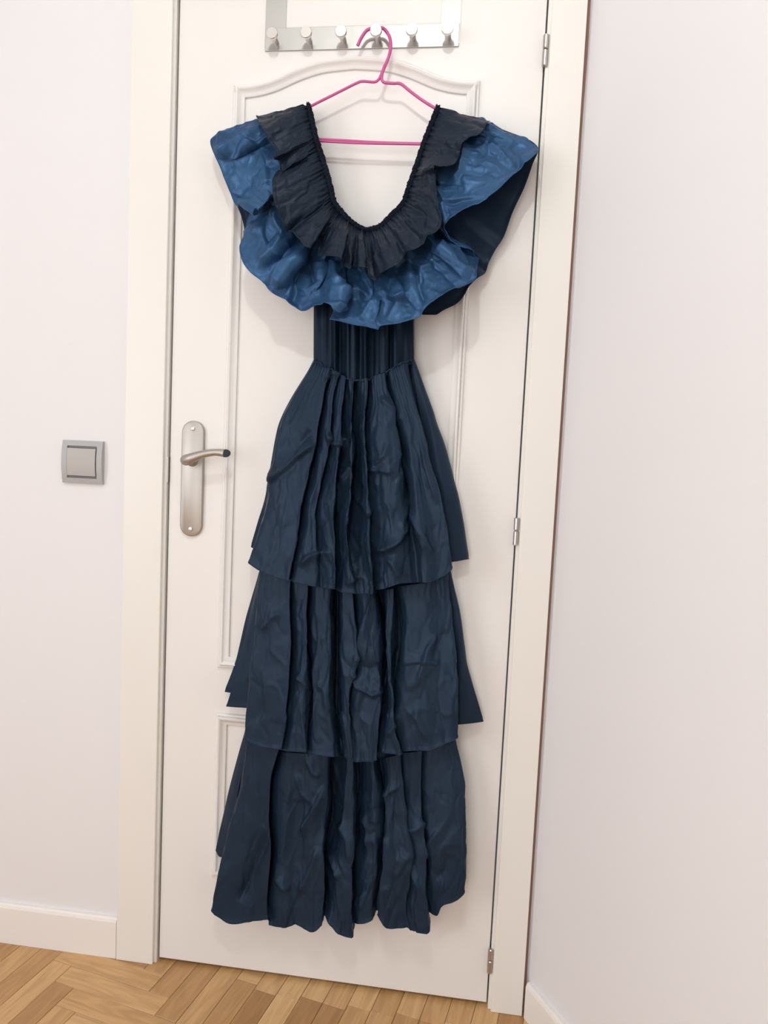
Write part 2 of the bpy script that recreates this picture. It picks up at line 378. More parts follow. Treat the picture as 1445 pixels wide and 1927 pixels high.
# ---------------------------------------------------------------- light switch
SX0, SZ0, SS = -.2341, 1.0514, .0907
cxs, czs = SX0 + SS/2, SZ0 + SS/2
sw = empty('light_switch', (cxs, 0, czs)); tag(sw, 'grey square wall light switch left of the white door', 'switch')
def bow(z): return .0065 + .0060*(1 - ((z - czs)/(SS/2))**2)
def curved(x0, x1, z0, z1, d0, d1, mb, n=10, base=.0):
    zz = np.linspace(z0, z1, n); v = []; f = []
    for z in zz:
        a = bow(z) + d0; v += [(x0, -base, z), (x0, -a, z), (x1, -a - d1, z), (x1, -base, z)]
    for i in range(n-1):
        for k in range(4): f.append((i*4+k, i*4+(k+1) % 4, (i+1)*4+(k+1) % 4, (i+1)*4+k))
    f += [(0, 1, 2, 3), tuple((n-1)*4+k for k in (3, 2, 1, 0))]; return mb.add(v, f)
mb = MB(); h_ = SS/2; ih = .0335
curved(cxs-h_, cxs-ih, czs-h_, czs+h_, 0, 0, mb); curved(cxs+ih, cxs+h_, czs-h_, czs+h_, 0, 0, mb)
curved(cxs-ih, cxs+ih, czs+ih+.0005, czs+h_, 0, 0, mb, 5); curved(cxs-ih, cxs+ih, czs-h_, czs-ih-.0005, 0, 0, mb, 5)
mb.build('frame', M['switch'], sw)
mb = MB().box(cxs-ih, cxs+ih, -.004, -.0005, czs-ih, czs+ih); curved(cxs-ih, cxs+ih, czs+.0305, czs+ih, -.003, 0, mb, 3, .003); curved(cxs-ih, cxs+ih, czs-ih, czs-.0305, -.003, 0, mb, 3, .003)
mb.build('inner_frame', M['switch_gap'], sw)
mb = MB(); curved(cxs-.0325, cxs+.0310, czs-.0290, czs+.0290, .0008, 0, mb, 12, .005); mb.build('rocker', M['rocker'], sw)

# ---------------------------------------------------------------- over-door coat rack
ck = empty('coat_rack', (.371, -.002, 1.923)); tag(ck, 'stainless steel over-door coat rack with six pegs', 'coat rack')
MB().box(.1805, .5612, -.0035, -.0015, 1.9235, 1.9660, .0006).build('back_bar', M['steel'], ck)
for x0, x1 in ((.1798, .2212), (.5255, .5622)):
    mb = MB().box(x0, x1, -.0015, -.0003, 1.9300, 2.0330).box(x0, x1, -.0015, .040, 2.0318, 2.0330).box(x0, x1, .0388, .040, 1.995, 2.0330)
    mb.build('strap', M['steel'], ck)
PEGX = [.2040, .2708, .3384, .4058, .4735, .5405]
for x in PEGX:
    pg = MB().lathe([(.0062, .0035), (.0062, .0290)], (x, 0, 1.9388), n=20).build('peg', M['peg'], ck, smooth=True)
    MB().lathe([(.0062, .0285), (.0098, .0293), (.0110, .0305), (.0110, .0355), (.0102, .0365)], (x, 0, 1.9388), n=28).build('knob', M['peg'], pg, smooth=True)

# ---------------------------------------------------------------- pink wire hanger
HD = 2.35                                     # cm off the door where the hook sits on the peg
def hp(L, d): return [tuple(at(x, y, -(d if not hasattr(d, '__len__') else d[i])/100)) for i, (x, y) in enumerate(L)]
zk = 1.9388 + .0062 + .0032                   # wire centre on top of the peg
hk = hp([(673, 86), (680, 71), (692, 56)], 2.3) + [(.4062, -.023, zk)] + hp([(722, 54), (733, 70), (735, 90), (731, 108), (724, 125), (717, 143)], [2.4, 2.6, 2.9, 3.2, 3.4, 3.5])
hg = empty('coat_hanger', tuple(at(716, 150, -.035))); tag(hg, 'pink wire clothes hanger hooked over the fourth peg of the rack', 'hanger')
MB().tube(spline(hk, 8), .0031, 12).build('hook', M['pink'], hg, smooth=True)
mb = MB().tube(spline(hp([(724, 122), (717, 141), (712, 150), (704, 154.5), (684, 153), (672, 156), (640, 172), (600, 192), (578, 203), (545, 216), (520, 226), (505, 240), (520, 256), (545, 260)], 3.5), 5), .0026, 10)
mb.tube(spline(hp([(719, 139), (718.5, 150), (724, 155.5), (740, 157), (754, 158), (772, 172), (795, 189), (825, 207), (860, 222), (885, 232), (900, 247), (885, 262), (860, 268)], 3.5), 5), .0028, 10)
mb.build('shoulder_wire', M['pink'], hg, smooth=True)
mb = MB().tube(spline(hp([(545, 260), (590, 261.5), (650, 264.5), (700, 267.5), (760, 269.5), (800, 270), (860, 268)], 3.6), 5), .0024, 10)
mb.tube(spline(hp([(545, 263), (592, 265), (650, 268.2), (700, 270), (760, 271), (798, 271.5)], 3.9), 5), .0022, 10)
mb.build('bottom_bar', M['pink'], hg, smooth=True)

# ---------------------------------------------------------------- cloth tools
RS = np.random.RandomState(11)
PERM = RS.permutation(4096)
def hsh(ix, iy, s): return PERM[(PERM[(ix + 57*s) % 4096] + iy*131 + s*17) % 4096]
def rnd2(ix, iy, s): return hsh(ix, iy, s)/4096.0
def perlin(x, y, s=0):
    ix = np.floor(x).astype(int); iy = np.floor(y).astype(int); fx = x-ix; fy = y-iy
    def g(a, b):
        an = rnd2(a, b, s)*2*np.pi; return np.cos(an)*(x-a) + np.sin(an)*(y-b)
    u = fx**3*(fx*(6*fx-15)+10); v = fy**3*(fy*(6*fy-15)+10)
    return (g(ix, iy)*(1-u) + g(ix+1, iy)*u)*(1-v) + (g(ix, iy+1)*(1-u) + g(ix+1, iy+1)*u)*v
def facets(x, y, s=0, sharp=7.0):             # crumpled paper: planar facets meeting in soft creases
    ix = np.floor(x).astype(int); iy = np.floor(y).astype(int); num = 0; den = 0
    for a in (-1, 0, 1):
        for b in (-1, 0, 1):
            cx = ix+a; cy = iy+b; px = cx + rnd2(cx, cy, s+1); py = cy + rnd2(cx, cy, s+2)
            an = rnd2(cx, cy, s+3)*2*np.pi; gm = .4 + .8*rnd2(cx, cy, s+4)
            dx = x-px; dy = y-py; w = np.exp(-sharp*(dx*dx+dy*dy))
            num = num + w*(gm*(np.cos(an)*dx + np.sin(an)*dy) + (rnd2(cx, cy, s+5)-.5)*.6); den = den + w
    return num/den
def pchip(t, Y, q):                           # monotone cubic, t (n,), Y (n, ...), q (m,)
    h = np.diff(t); d = np.diff(Y, axis=0)/h.reshape(-1, *([1]*(Y.ndim-1)))
    m = np.zeros_like(Y); m[0] = d[0]; m[-1] = d[-1]
    if len(t) > 2:
        h0 = h[:-1].reshape(-1, *([1]*(Y.ndim-1))); h1 = h[1:].reshape(h0.shape); w1 = 2*h1+h0; w2 = h1+2*h0
        a, b = d[:-1], d[1:]; ok = a*b > 0
        with np.errstate(divide='ignore', invalid='ignore'): hm = (w1+w2)/(w1/a + w2/b)
        m[1:-1] = np.where(ok, hm, 0)
    i = np.clip(np.searchsorted(t, q, side='right')-1, 0, len(t)-2)
    sh = (-1,) + (1,)*(Y.ndim-1); hh = h[i].reshape(sh); s = ((q-t[i])/h[i]).reshape(sh)
    return (2*s**3-3*s**2+1)*Y[i] + (s**3-2*s**2+s)*hh*m[i] + (-2*s**3+3*s**2)*Y[i+1] + (s**3-s**2)*hh*m[i+1]
def loft(ctrl, vfr, step=2.6, mint=6.0, disp=None, hem=True, strokes=(), warp=0):
    # ctrl (rows, cols, 3) of px, py, depth cm -> world grid (rows', cols', 3), hem polyline
    C = np.array(ctrl, float); sc = np.array([1, 1, 9.0])
    seg = np.linalg.norm(np.diff(C*sc, axis=1), axis=2).max(0); seg = np.maximum(seg, mint)
    t = np.concatenate([[0], np.cumsum(seg)]); T = t[-1]; q = np.linspace(0, T, max(int(T/step), 8))
    A = pchip(t, C.transpose(1, 0, 2), q).transpose(1, 0, 2)              # rows x q
    L = np.linalg.norm(np.diff(C*sc, axis=0), axis=2).sum(0).mean(); nv = max(int(L/step), 8)
    vv = np.linspace(0, 1, nv); A = pchip(np.array(vfr, float), A, vv)
    if warp: A[..., 0] = A[..., 0] + warp*(perlin(A[..., 0]/70, A[..., 1]/150, 71) + .3*perlin(A[..., 0]/26, A[..., 1]/60, 72))*np.clip(A[..., 2]*.5 - 1, 0, 1)*np.clip(np.minimum(q, T-q)/T*9, 0, 1)[None, :]
    P = at_np(A)
    gu = np.gradient(P, axis=1); gv = np.gradient(P, axis=0); N = np.cross(gv, gu); N /= (np.linalg.norm(N, axis=2, keepdims=True)+1e-12)
    if N[..., 1].mean() > 0: N = -N
    N = np.where(np.abs(N[..., 1:2]) < 2, N, N)
    tt = np.broadcast_to(q[None, :], A.shape[:2])/9.0; ss = np.broadcast_to(vv[:, None]*L, A.shape[:2])/9.0      # about centimetres
    D = np.zeros(A.shape[:2])
    if disp: D = D + disp(tt, ss, np.broadcast_to(vv[:, None], A.shape[:2]))
    for pts, amp, wl, wr in strokes:
        D = D + stroke(A[..., 0], A[..., 1], pts, amp, wl, wr)
    if hem:
        dist = (1-vv)*L/9.0; D = D + (.09*(1/(1+np.exp((dist-.62)*14))) - .07*np.exp(-((dist-.66)/.10)**2))[:, None]
    P = P + N*(D/100.0)[..., None]
    return P
def stroke(X, Y, pts, amp, wl, wr):           # a crease along a polyline: ridge with its own width on each side (px), amp in cm
    best = np.full(X.shape, 1e9); side = np.zeros(X.shape); fade = np.zeros(X.shape)
    n = len(pts)-1
    for i in range(n):
        ax, ay = pts[i]; bx, by = pts[i+1]; dx, dy = bx-ax, by-ay; l2 = dx*dx+dy*dy
        k = np.clip(((X-ax)*dx + (Y-ay)*dy)/l2, 0, 1); ex_, ey_ = X-(ax+k*dx), Y-(ay+k*dy); d = np.hypot(ex_, ey_)
        s = dx*ey_ - dy*ex_; m = d < best
        best = np.where(m, d, best); side = np.where(m, s, side); fade = np.where(m, (i+k)/n, fade)
    w = np.where(side > 0, wl, wr)            # side>0: left of travel when y grows downward going down
    return 2.5*amp*np.exp(-(best/w)**1.3)*np.clip(np.sin(np.pi*np.clip(fade, .02, .98))*1.8, 0, 1)
def cloth(name, P, m, parent, closed=False):
    r, c = P.shape[:2]; idx = np.arange(r*c).reshape(r, c)
    f = np.stack([idx[:-1, :-1], idx[1:, :-1], idx[1:, 1:], idx[:-1, 1:]], -1).reshape(-1, 4)
    return mk(name, P.reshape(-1, 3), f, m, parent, smooth=True)
def joined(name, grids, m, parent):
    V = []; Fs = []; n = 0
    for P in grids:
        r, c = P.shape[:2]; idx = np.arange(r*c).reshape(r, c) + n; n += r*c
        V.append(P.reshape(-1, 3)); Fs.append(np.stack([idx[:-1, :-1], idx[1:, :-1], idx[1:, 1:], idx[:-1, 1:]], -1).reshape(-1, 4))
    return mk(name, np.vstack(V), np.vstack(Fs), m, parent, smooth=True)
def hem_tube(name, P, m, parent, r=.0008):
    e = P[-1][::2]; return MB().tube([tuple(p) for p in e], r, 6).build(name, m, parent, smooth=True)

DRESS = empty('dress', tuple(at(650, 1700, -.05))); tag(DRESS, 'long navy blue taffeta dress with ruffled neckline and three tiered skirt', 'dress')

# ---------------------------------------------------------------- skirt tiers
def tier(name, org, scl, cols, base, amp, rows=(0, .34, .68, 1), back=None, strokes=(), seed=0, crum=1.0, tuck=4, gather=.12):
    ox, oy = org; C = np.zeros((4, len(cols), 3)); rj = np.random.RandomState(seed)
    for j, (x0, y0, x1, x2, x3, y3, d0, d1, d2, d3) in enumerate(cols):
        for i, (x, d) in enumerate(((x0, d0), (x1, d1), (x2, d2), (x3, d3))):
            jit = (i in (1, 2))*(rj.rand()-.5)
            C[i, j] = (ox + (x + 14*jit)/scl, oy + (y0 + (y3-y0)*rows[i])/scl, base[i] + d*amp*(1 + .5*jit)*(1.7 if d < 0 else 1))
    for j in range(1, len(cols)-1):           # knife pleats: a valley close to a ridge tucks in under it
        for i in range(4):
            for k in (j-1, j+1):
                if C[i, k, 2] - C[i, j, 2] > .9 and abs(C[i, k, 0] - C[i, j, 0]) < 9.5:
                    C[i, j, 0] = C[i, k, 0] + (C[i, k, 0] - C[i, j, 0])*(.45 if i else 0) if i < tuck else C[i, j, 0]; C[i, j, 2] -= .5*(0 < i < tuck); break
    lc = C[:, :1].copy(); lc[:, 0, 0] += 4; lc[:, 0, 1] -= 3; lc[:, 0, 2] = 1.7          # the sides turn back towards the door
    mc = C[:, :1].copy(); mc[:, 0, 0] += 1; mc[:, 0, 1] -= 1; mc[:, 0, 2] = (C[:, 0, 2] + 1.7)/2
    rc = C[:, -1:].copy(); rc[:, 0, 0] -= 5; rc[:, 0, 1] -= 3; rc[:, 0, 2] = 2.2
    C = np.concatenate([lc, mc, C, rc], 1)
    def disp(t, s, v):
        env = .35 + .65*np.clip(v*3, 0, 1)
        return crum*(gather*np.exp(-v*7)*np.sin(t*4.4 + 4*perlin(t/3, s/4, seed+31)) + 0*t) + crum*env*(.5 + .5*np.exp(-((t/t.max()-.55)/.28)**2))*(.46*facets(t/5.0, s/10, seed, 20) + .13*facets(t/2.0 + 9, s/3.6, seed+20, 14) + .07*perlin(t/1.1, s/8, seed+3)
                + .24*(1-np.abs(perlin(t/3.2 + .5*perlin(t/5, s/5, seed+8), s/9, seed+5))*4).clip(0, 1)**2 - .22*(1-np.abs(perlin(t/3.6 + 7, s/11 + .4*perlin(t/4, s/6, seed+9), seed+6))*4).clip(0, 1)**2)
    st = [([(ox + a/scl, oy + b/scl) for a, b in pts], am, wl, wr) for pts, am, wl, wr in strokes]
    P = loft(C, rows, disp=disp, strokes=st, warp=12)
    grids = [P]
    if back:
        for cb in back:
            B = np.zeros((len(cb[0]), len(cb), 3))
            for j, col in enumerate(cb):
                for i, (x, y, d) in enumerate(col): B[i, j] = (ox + x/scl, oy + y/scl, d)
            grids.append(loft(B, np.linspace(0, 1, B.shape[0]), step=4, disp=lambda t, s, v: .22*facets(t/4, s/7, seed+40, 6)))
    o = joined(name, grids, M['skirt'], DRESS)
    hem_tube('hem', P, M['skirt'], o)
    return o

T1 = [(455, 350, 262, 190, 85, 1500, 0, 0, -.2, -.3), (470, 372, 305, 240, 150, 1545, 0, .9, .9, .5), (500, 392, 395, 310, 250, 1583, .3, 1.5, 1.5, 1.1),
      (530, 405, 462, 385, 322, 1603, .6, 1.9, 2.2, 2.2), (545, 408, 476, 402, 340, 1585, -.6, -.5, -.2, 0), (556, 412, 492, 425, 360, 1612, .4, .9, 1.3, 1.2),
      (580, 425, 530, 466, 440, 1635, .6, 1.4, 1.9, 1.7), (590, 432, 545, 483, 487, 1640, -.3, .1, .4, .7), (602, 438, 566, 520, 530, 1645, .5, 1.2, 1.6, 1.5),
      (630, 450, 602, 571, 570, 1650, .8, 2.1, 2.3, 2.2), (640, 455, 615, 580, 579, 1646, -.6, -.4, -.1, 0), (655, 462, 638, 618, 620, 1668, .3, .5, .5, 1.0),
      (676, 466, 658, 652, 680, 1675, .6, 1.4, 1.6, 1.6), (692, 466, 676, 674, 716, 1677, -.8, -1.0, -.8, .7), (715, 462, 712, 722, 750, 1678, .1, -.5, -.6, 1.2),
      (750, 456, 741, 762, 788, 1678, .9, 2.0, 2.3, 2.2), (760, 456, 753, 780, 799, 1657, -.8, -.1, .2, .2), (790, 446, 800, 840, 840, 1650, .7, 1.4, 1.5, 1.3),
      (830, 435, 870, 900, 885, 1636, .9, 2.1, 2.0, 1.9), (862, 425, 935, 962, 950, 1618, .6, 1.9, 2.0, 1.7), (878, 420, 966, 1002, 1030, 1613, -.8, -.6, -.2, .4),
      (900, 405, 985, 1042, 1070, 1612, .6, 1.5, 1.9, 1.7), (930, 382, 1020, 1100, 1150, 1592, .3, .9, 1.1, 1.1), (965, 362, 1062, 1168, 1240, 1535, .3, .9, 1.1, 1.1),
      (990, 350, 1052, 1150, 1222, 1505, -.4, -.8, -1, -1)]
B1 = [[[(1005, 345, 4.0), (1060, 700, 3.6), (1130, 1100, 3.4), (1190, 1500, 3.2)], [(1015, 348, 3.9), (1110, 700, 4.0), (1190, 1100, 3.8), (1245, 1497, 3.8)],
       [(1020, 350, 3.6), (1128, 660, 3.4), (1245, 1090, 3.2), (1320, 1484, 3.2)], [(1022, 350, 3.0), (1134, 650, 2.4), (1262, 1090, 2.0), (1335, 1482, 2.0)],
       [(1000, 350, 2.0), (1080, 700, 1.4), (1150, 1100, 1.2), (1200, 1480, 1.2)], [(740, 400, 1.4), (740, 760, 1.2), (740, 1110, 1.0), (740, 1480, 1.2)],
       [(500, 380, 1.6), (330, 740, 1.2), (260, 1100, 1.0), (220, 1430, 1.2)], [(455, 350, 2.6), (243, 745, 1.6), (185, 1085, 1.6), (93, 1412, 1.8)],
       [(460, 352, 3.4), (262, 745, 2.4), (205, 1085, 2.6), (140, 1440, 2.8)]]]
K1 = [([(470, 822), (400, 875), (330, 932), (250, 1005), (188, 1062)], .55, 14, 3), ([(440, 740), (400, 800), (300, 940), (240, 1010)], -.35, 12, 12),
      ([(520, 740), (545, 830), (600, 835), (640, 790)], .35, 3, 9), ([(760, 985), (830, 980), (900, 1000)], .3, 3, 8), ([(790, 960), (850, 900), (880, 820)], .25, 3, 8),
      ([(560, 1440), (480, 1440), (420, 1470), (370, 1530)], .35, 3, 10), ([(800, 1440), (880, 1430), (930, 1380), (990, 1270)], .55, 4, 12),
      ([(870, 1470), (910, 1540), (940, 1600)], .4, 4, 10), ([(930, 1380), (960, 1240), (985, 1120)], .3, 4, 9), ([(1050, 800), (1100, 1000), (1160, 1180)], .4, 9, 4),
      ([(1000, 1180), (1060, 1330), (1140, 1480)], .4, 10, 4), ([(640, 1640), (690, 1590), (740, 1580)], .3, 4, 8), ([(590, 1040), (640, 990), (660, 960)], .25, 4, 8),
      ([(700, 1150), (740, 1180), (770, 1250)], .3, 4, 8), ([(820, 560), (900, 640), (940, 720)], .3, 4, 10), ([(500, 470), (560, 430), (600, 440)], .25, 4, 8)]
tier('skirt_top_tier', (440, 560), 3.0104, T1, (4.6, 5.6, 7.0, 8.2), 1.2, back=B1, strokes=K1, seed=100)
T2 = [(270, 80, 243, 212, 185, 935, 0, 0, 0, 0), (320, 95, 310, 290, 270, 978, .7, 1, 1, .7), (430, 130, 418, 392, 358, 990, .9, 1.6, 1.8, 1.6),
      (446, 132, 432, 405, 374, 986, 0, .1, .2, .3), (466, 136, 455, 430, 402, 1000, .6, 1.1, 1.0, 1.0), (500, 140, 497, 478, 500, 1003, .9, 1.7, 1.6, 1.6),
      (516, 145, 508, 518, 516, 988, -1, -1.2, -.5, -.1), (530, 150, 528, 530, 525, 1015, .6, 1.1, 1.1, .9), (580, 155, 575, 562, 570, 1022, 1, 1.6, 1.6, 1.3),
      (618, 160, 618, 605, 625, 1025, .9, 1.5, 1.5, 1.2), (655, 170, 655, 650, 664, 1015, -1.5, -1.6, -1.4, -.7), (685, 175, 685, 688, 690, 1030, .6, 1, 1, .8),
      (738, 180, 735, 708, 720, 1045, .8, 1.4, 1.4, 1.4), (755, 180, 748, 718, 736, 1050, -.4, 0, .7, 1.4), (790, 182, 788, 765, 790, 1052, 1.1, 1.9, 2.1, 1.8),
      (830, 185, 848, 868, 850, 1043, .9, 1.6, 1.9, 1.6), (868, 190, 888, 893, 872, 1002, -1.4, -1.2, -1.0, -.6), (900, 186, 905, 930, 900, 1008, .5, 1.0, 1.2, 1.0),
      (940, 180, 932, 945, 975, 1016, .9, 1.6, 1.8, 1.5), (965, 175, 960, 962, 990, 1000, -.7, -.8, -.2, .4), (1000, 165, 1000, 1000, 1030, 997, .7, 1.3, 1.3, 1.2),
      (1090, 150, 1090, 1090, 1110, 994, .8, 1.2, 1.3, 1.2), (1160, 130, 1155, 1180, 1190, 962, .4, .8, 1, 1), (1215, 100, 1245, 1262, 1256, 926, 0, .3, .5, .5),
      (1195, 100, 1225, 1240, 1240, 900, -1, -1, -1, -1)]
B2 = [[[(1190, 90, 3.6), (1230, 330, 3.0), (1240, 580, 3.0), (1240, 868, 3.2)], [(1215, 90, 3.4), (1262, 330, 3.2), (1270, 580, 3.4), (1272, 866, 3.6)],
       [(1225, 90, 3.0), (1275, 330, 2.8), (1295, 560, 2.8), (1350, 858, 3.0)], [(1228, 90, 2.4), (1279, 330, 2.0), (1308, 555, 1.8), (1395, 850, 1.8)],
       [(1180, 90, 1.4), (1220, 330, 1.2), (1230, 580, 1.0), (1240, 830, 1.2)], [(740, 90, 1.2), (740, 330, 1.0), (740, 580, 1.0), (740, 830, 1.0)],
       [(330, 90, 1.2), (290, 330, 1.0), (230, 520, 1.0), (200, 720, 1.0)], [(265, 90, 1.8), (198, 310, 1.4), (152, 510, 1.2), (86, 700, 1.4)],
       [(275, 92, 2.6), (215, 310, 2.2), (175, 520, 2.0), (130, 706, 2.0)]],
      [[(268, 92, 2.2), (205, 340, 2.2), (160, 560, 2.2), (95, 775, 2.4)], [(280, 94, 3.4), (225, 340, 3.4), (195, 560, 3.4), (150, 779, 3.4)],
       [(300, 98, 4.0), (260, 340, 4.0), (240, 560, 4.0), (215, 782, 4.0)]]]
K2 = [([(830, 200), (800, 320), (770, 480), (730, 600)], .4, 4, 9), ([(725, 600), (760, 680), (830, 720), (880, 700)], .45, 3, 12), ([(880, 560), (820, 590), (760, 570)], -.3, 9, 9),
      ([(1160, 400), (1110, 480), (1080, 580), (1050, 680)], .4, 4, 10), ([(1200, 380), (1160, 470), (1130, 560)], -.3, 9, 9), ([(975, 560), (1080, 545), (1180, 560)], .22, 3, 9),
      ([(560, 660), (590, 700), (600, 800)], .25, 4, 8), ([(440, 620), (480, 650), (510, 700)], .25, 4, 8), ([(1000, 780), (1060, 850), (1110, 960)], .25, 5, 9),
      ([(270, 400), (320, 330), (380, 300)], .2, 6, 10), ([(900, 930), (950, 870), (960, 800)], .25, 4, 8)]
tier('skirt_middle_tier', (390, 1040), 2.676, T2, (4.4, 5.2, 6.3, 7.3), 1.15, back=B2, strokes=K2, seed=200, gather=.05)
T3 = [(228, 190, 180, 105, 52, 1052, 0, 0, 0, 0), (250, 215, 235, 190, 165, 1118, .8, .9, .9, .8), (310, 232, 300, 262, 262, 1106, .9, 1.1, 1.1, .8),
      (375, 245, 345, 335, 338, 1096, 1.1, 1.5, 1.6, 1.2), (388, 250, 372, 352, 344, 1122, -.6, -.6, -.4, .5), (440, 258, 440, 412, 420, 1138, .9, 1.3, 1.4, 1.2),
      (490, 262, 492, 470, 456, 1121, .9, 1, .8, .6), (560, 262, 572, 560, 548, 1160, 1.2, 1.6, 1.9, 1.6), (622, 265, 628, 610, 593, 1126, .8, 1.3, 1.6, 1.4),
      (652, 270, 655, 632, 604, 1052, -1.5, -1.6, -1.3, -.6), (690, 275, 692, 668, 640, 1127, -.8, -.6, -.1, .8), (715, 282, 716, 700, 690, 1178, .5, .8, 1.0, 1.4),
      (752, 295, 758, 752, 742, 1190, .8, 1.2, 1.4, 1.4), (782, 300, 786, 778, 758, 1110, -1.4, -1.3, -1.1, -.4), (830, 300, 832, 826, 800, 1118, -.6, -.2, .1, .4),
      (860, 296, 866, 868, 850, 1100, 0, .3, .3, .2), (900, 290, 902, 892, 884, 1046, -1.3, -1.3, -1, -.8), (928, 284, 915, 902, 896, 1096, .6, 1.3, 1.5, 1.2),
      (960, 276, 952, 955, 936, 1145, 1.2, 1.7, 1.8, 1.4), (1003, 266, 1015, 1040, 1038, 1136, 1, 1.3, 1.1, .8), (1020, 261, 1030, 1052, 1062, 1154, .1, .1, .3, .9),
      (1072, 255, 1082, 1092, 1096, 1161, 1.2, 1.5, 1.4, 1.2), (1114, 246, 1124, 1128, 1131, 1167, 1.1, 1.5, 1.5, 1.4), (1126, 240, 1136, 1138, 1140, 1055, .1, 0, -.2, -.4),
      (1150, 235, 1162, 1170, 1173, 1078, .5, .8, .7, .2), (1192, 225, 1216, 1222, 1200, 1032, .8, 1.1, 1, .4), (1250, 205, 1285, 1300, 1268, 1006, .4, .7, .8, .5),
      (1272, 180, 1318, 1330, 1316, 955, 0, 0, 0, 0), (1255, 180, 1300, 1312, 1300, 940, -1, -1, -1, -1)]
B3 = [[[(1240, 150, 2.4), (1270, 400, 2.2), (1290, 650, 2.0), (1280, 900, 2.2)], [(740, 160, 1.2), (740, 400, 1.0), (740, 620, 1.0), (740, 860, 1.0)],
       [(260, 150, 1.4), (220, 380, 1.2), (180, 580, 1.2), (160, 760, 1.2)], [(215, 150, 1.8), (152, 390, 1.4), (100, 600, 1.2), (66, 750, 1.4)],
       [(228, 152, 2.8), (170, 390, 2.6), (125, 600, 2.4), (92, 785, 2.4)], [(245, 155, 3.4), (195, 390, 3.4), (150, 600, 3.4), (130, 775, 3.4)]]]
K3 = [([(340, 640), (290, 780), (230, 920), (180, 1020)], -.5, 12, 12), ([(620, 420), (560, 540), (480, 680)], .45, 4, 14), ([(370, 880), (400, 930), (430, 960)], .3, 4, 8),
      ([(590, 720), (540, 860), (480, 980)], .35, 5, 12), ([(1000, 470), (1040, 640), (1060, 830), (1110, 1000)], .4, 10, 4), ([(1130, 600), (1080, 640), (1040, 640)], .3, 4, 10),
      ([(900, 520), (940, 460), (1000, 420)], .3, 4, 9), ([(1190, 640), (1140, 720), (1130, 800)], .35, 4, 10), ([(1250, 760), (1220, 860), (1180, 900)], -.3, 12, 12),
      ([(690, 600), (730, 700), (740, 820)], .35, 5, 9), ([(800, 560), (830, 640), (830, 740)], .3, 4, 9), ([(640, 760), (670, 830), (690, 900)], .35, 4, 8),
      ([(970, 900), (1010, 820), (1040, 760)], .3, 4, 9), ([(470, 360), (500, 460), (560, 520)], .25, 4, 10), ([(520, 280), (560, 360), (600, 380)], .25, 4, 9)]
tier('skirt_bottom_tier', (380, 1320), 2.676, T3, (4.2, 4.8, 5.6, 6.2), 1.15, back=B3, strokes=K3, seed=300, tuck=3, gather=.04)

# ---------------------------------------------------------------- bodice
cols = []; nb = 64; rb = np.random.RandomState(3)
for i in range(nb):
    t = i/(nb-1); xb = 591 + (777-591)*t; xt = 596 + (770-596)*t
    cen = 1-abs(2*t-1)**2.2; yb = 680 + 32*np.interp(t, [0, .2, .35, .52, .7, .85, 1], [0, .5, 1.0, 1.15, .8, .4, 0])
    ph = .55*math.sin(i*.62) + .45*math.sin(i*.97+1) + .1*rb.randn()
    a = .75*cen
    cols.append([(xt, 445, 3.2 + .8*cen + .35*a*ph), (xb, 560, 3.6 + .8*cen + a*ph), (xb + 2*math.sin(i*.7), 640, 3.8 + .8*cen + a*1.25*ph), (xb + 1.5*math.sin(i*.7), yb+4, 4.0 + .7*cen + a*1.0*ph)])
Bf = np.array(cols).transpose(1, 0, 2)
Pf = loft(Bf, (0, .45, .78, 1), step=2.2, mint=2.5, hem=False, disp=lambda t, s, v: .06*facets(t/1.2, s/5, 7, 6))
bk = np.array([[(777, 445, 3.0), (777, 560, 3.4), (778, 676, 3.6)], [(779, 445, 2.2), (779.5, 560, 2.2), (780, 676, 2.4)], [(684, 445, 1.2), (684, 560, 1.2), (684, 690, 1.2)],
               [(590, 445, 2.2), (590, 560, 2.2), (589.5, 676, 2.4)], [(592, 445, 3.0), (592, 560, 3.4), (591.5, 676, 3.6)]]).transpose(1, 0, 2)
Pb = loft(bk, (0, .5, 1), step=4, hem=False)
bod = joined('bodice', [Pf, Pb], M['bodice'], DRESS)
# waist seam, gathered
ws = [(591, 678), (610, 688), (632, 700), (655, 713), (688, 716), (708, 706), (730, 698), (755, 684), (777, 677)]
wp = spline([tuple(at(x, y, -.052)) for x, y in ws], 14)
wp = [p + np.array([0, -.0010*math.sin(k*1.3), .0011*math.sin(k*.9)]) for k, p in enumerate(wp)]
MB().tube(wp, [.0014 + .0005*math.sin(k*1.7) for k in range(len(wp))], 8).build('waist_seam', M['skirt'], DRESS, smooth=True)

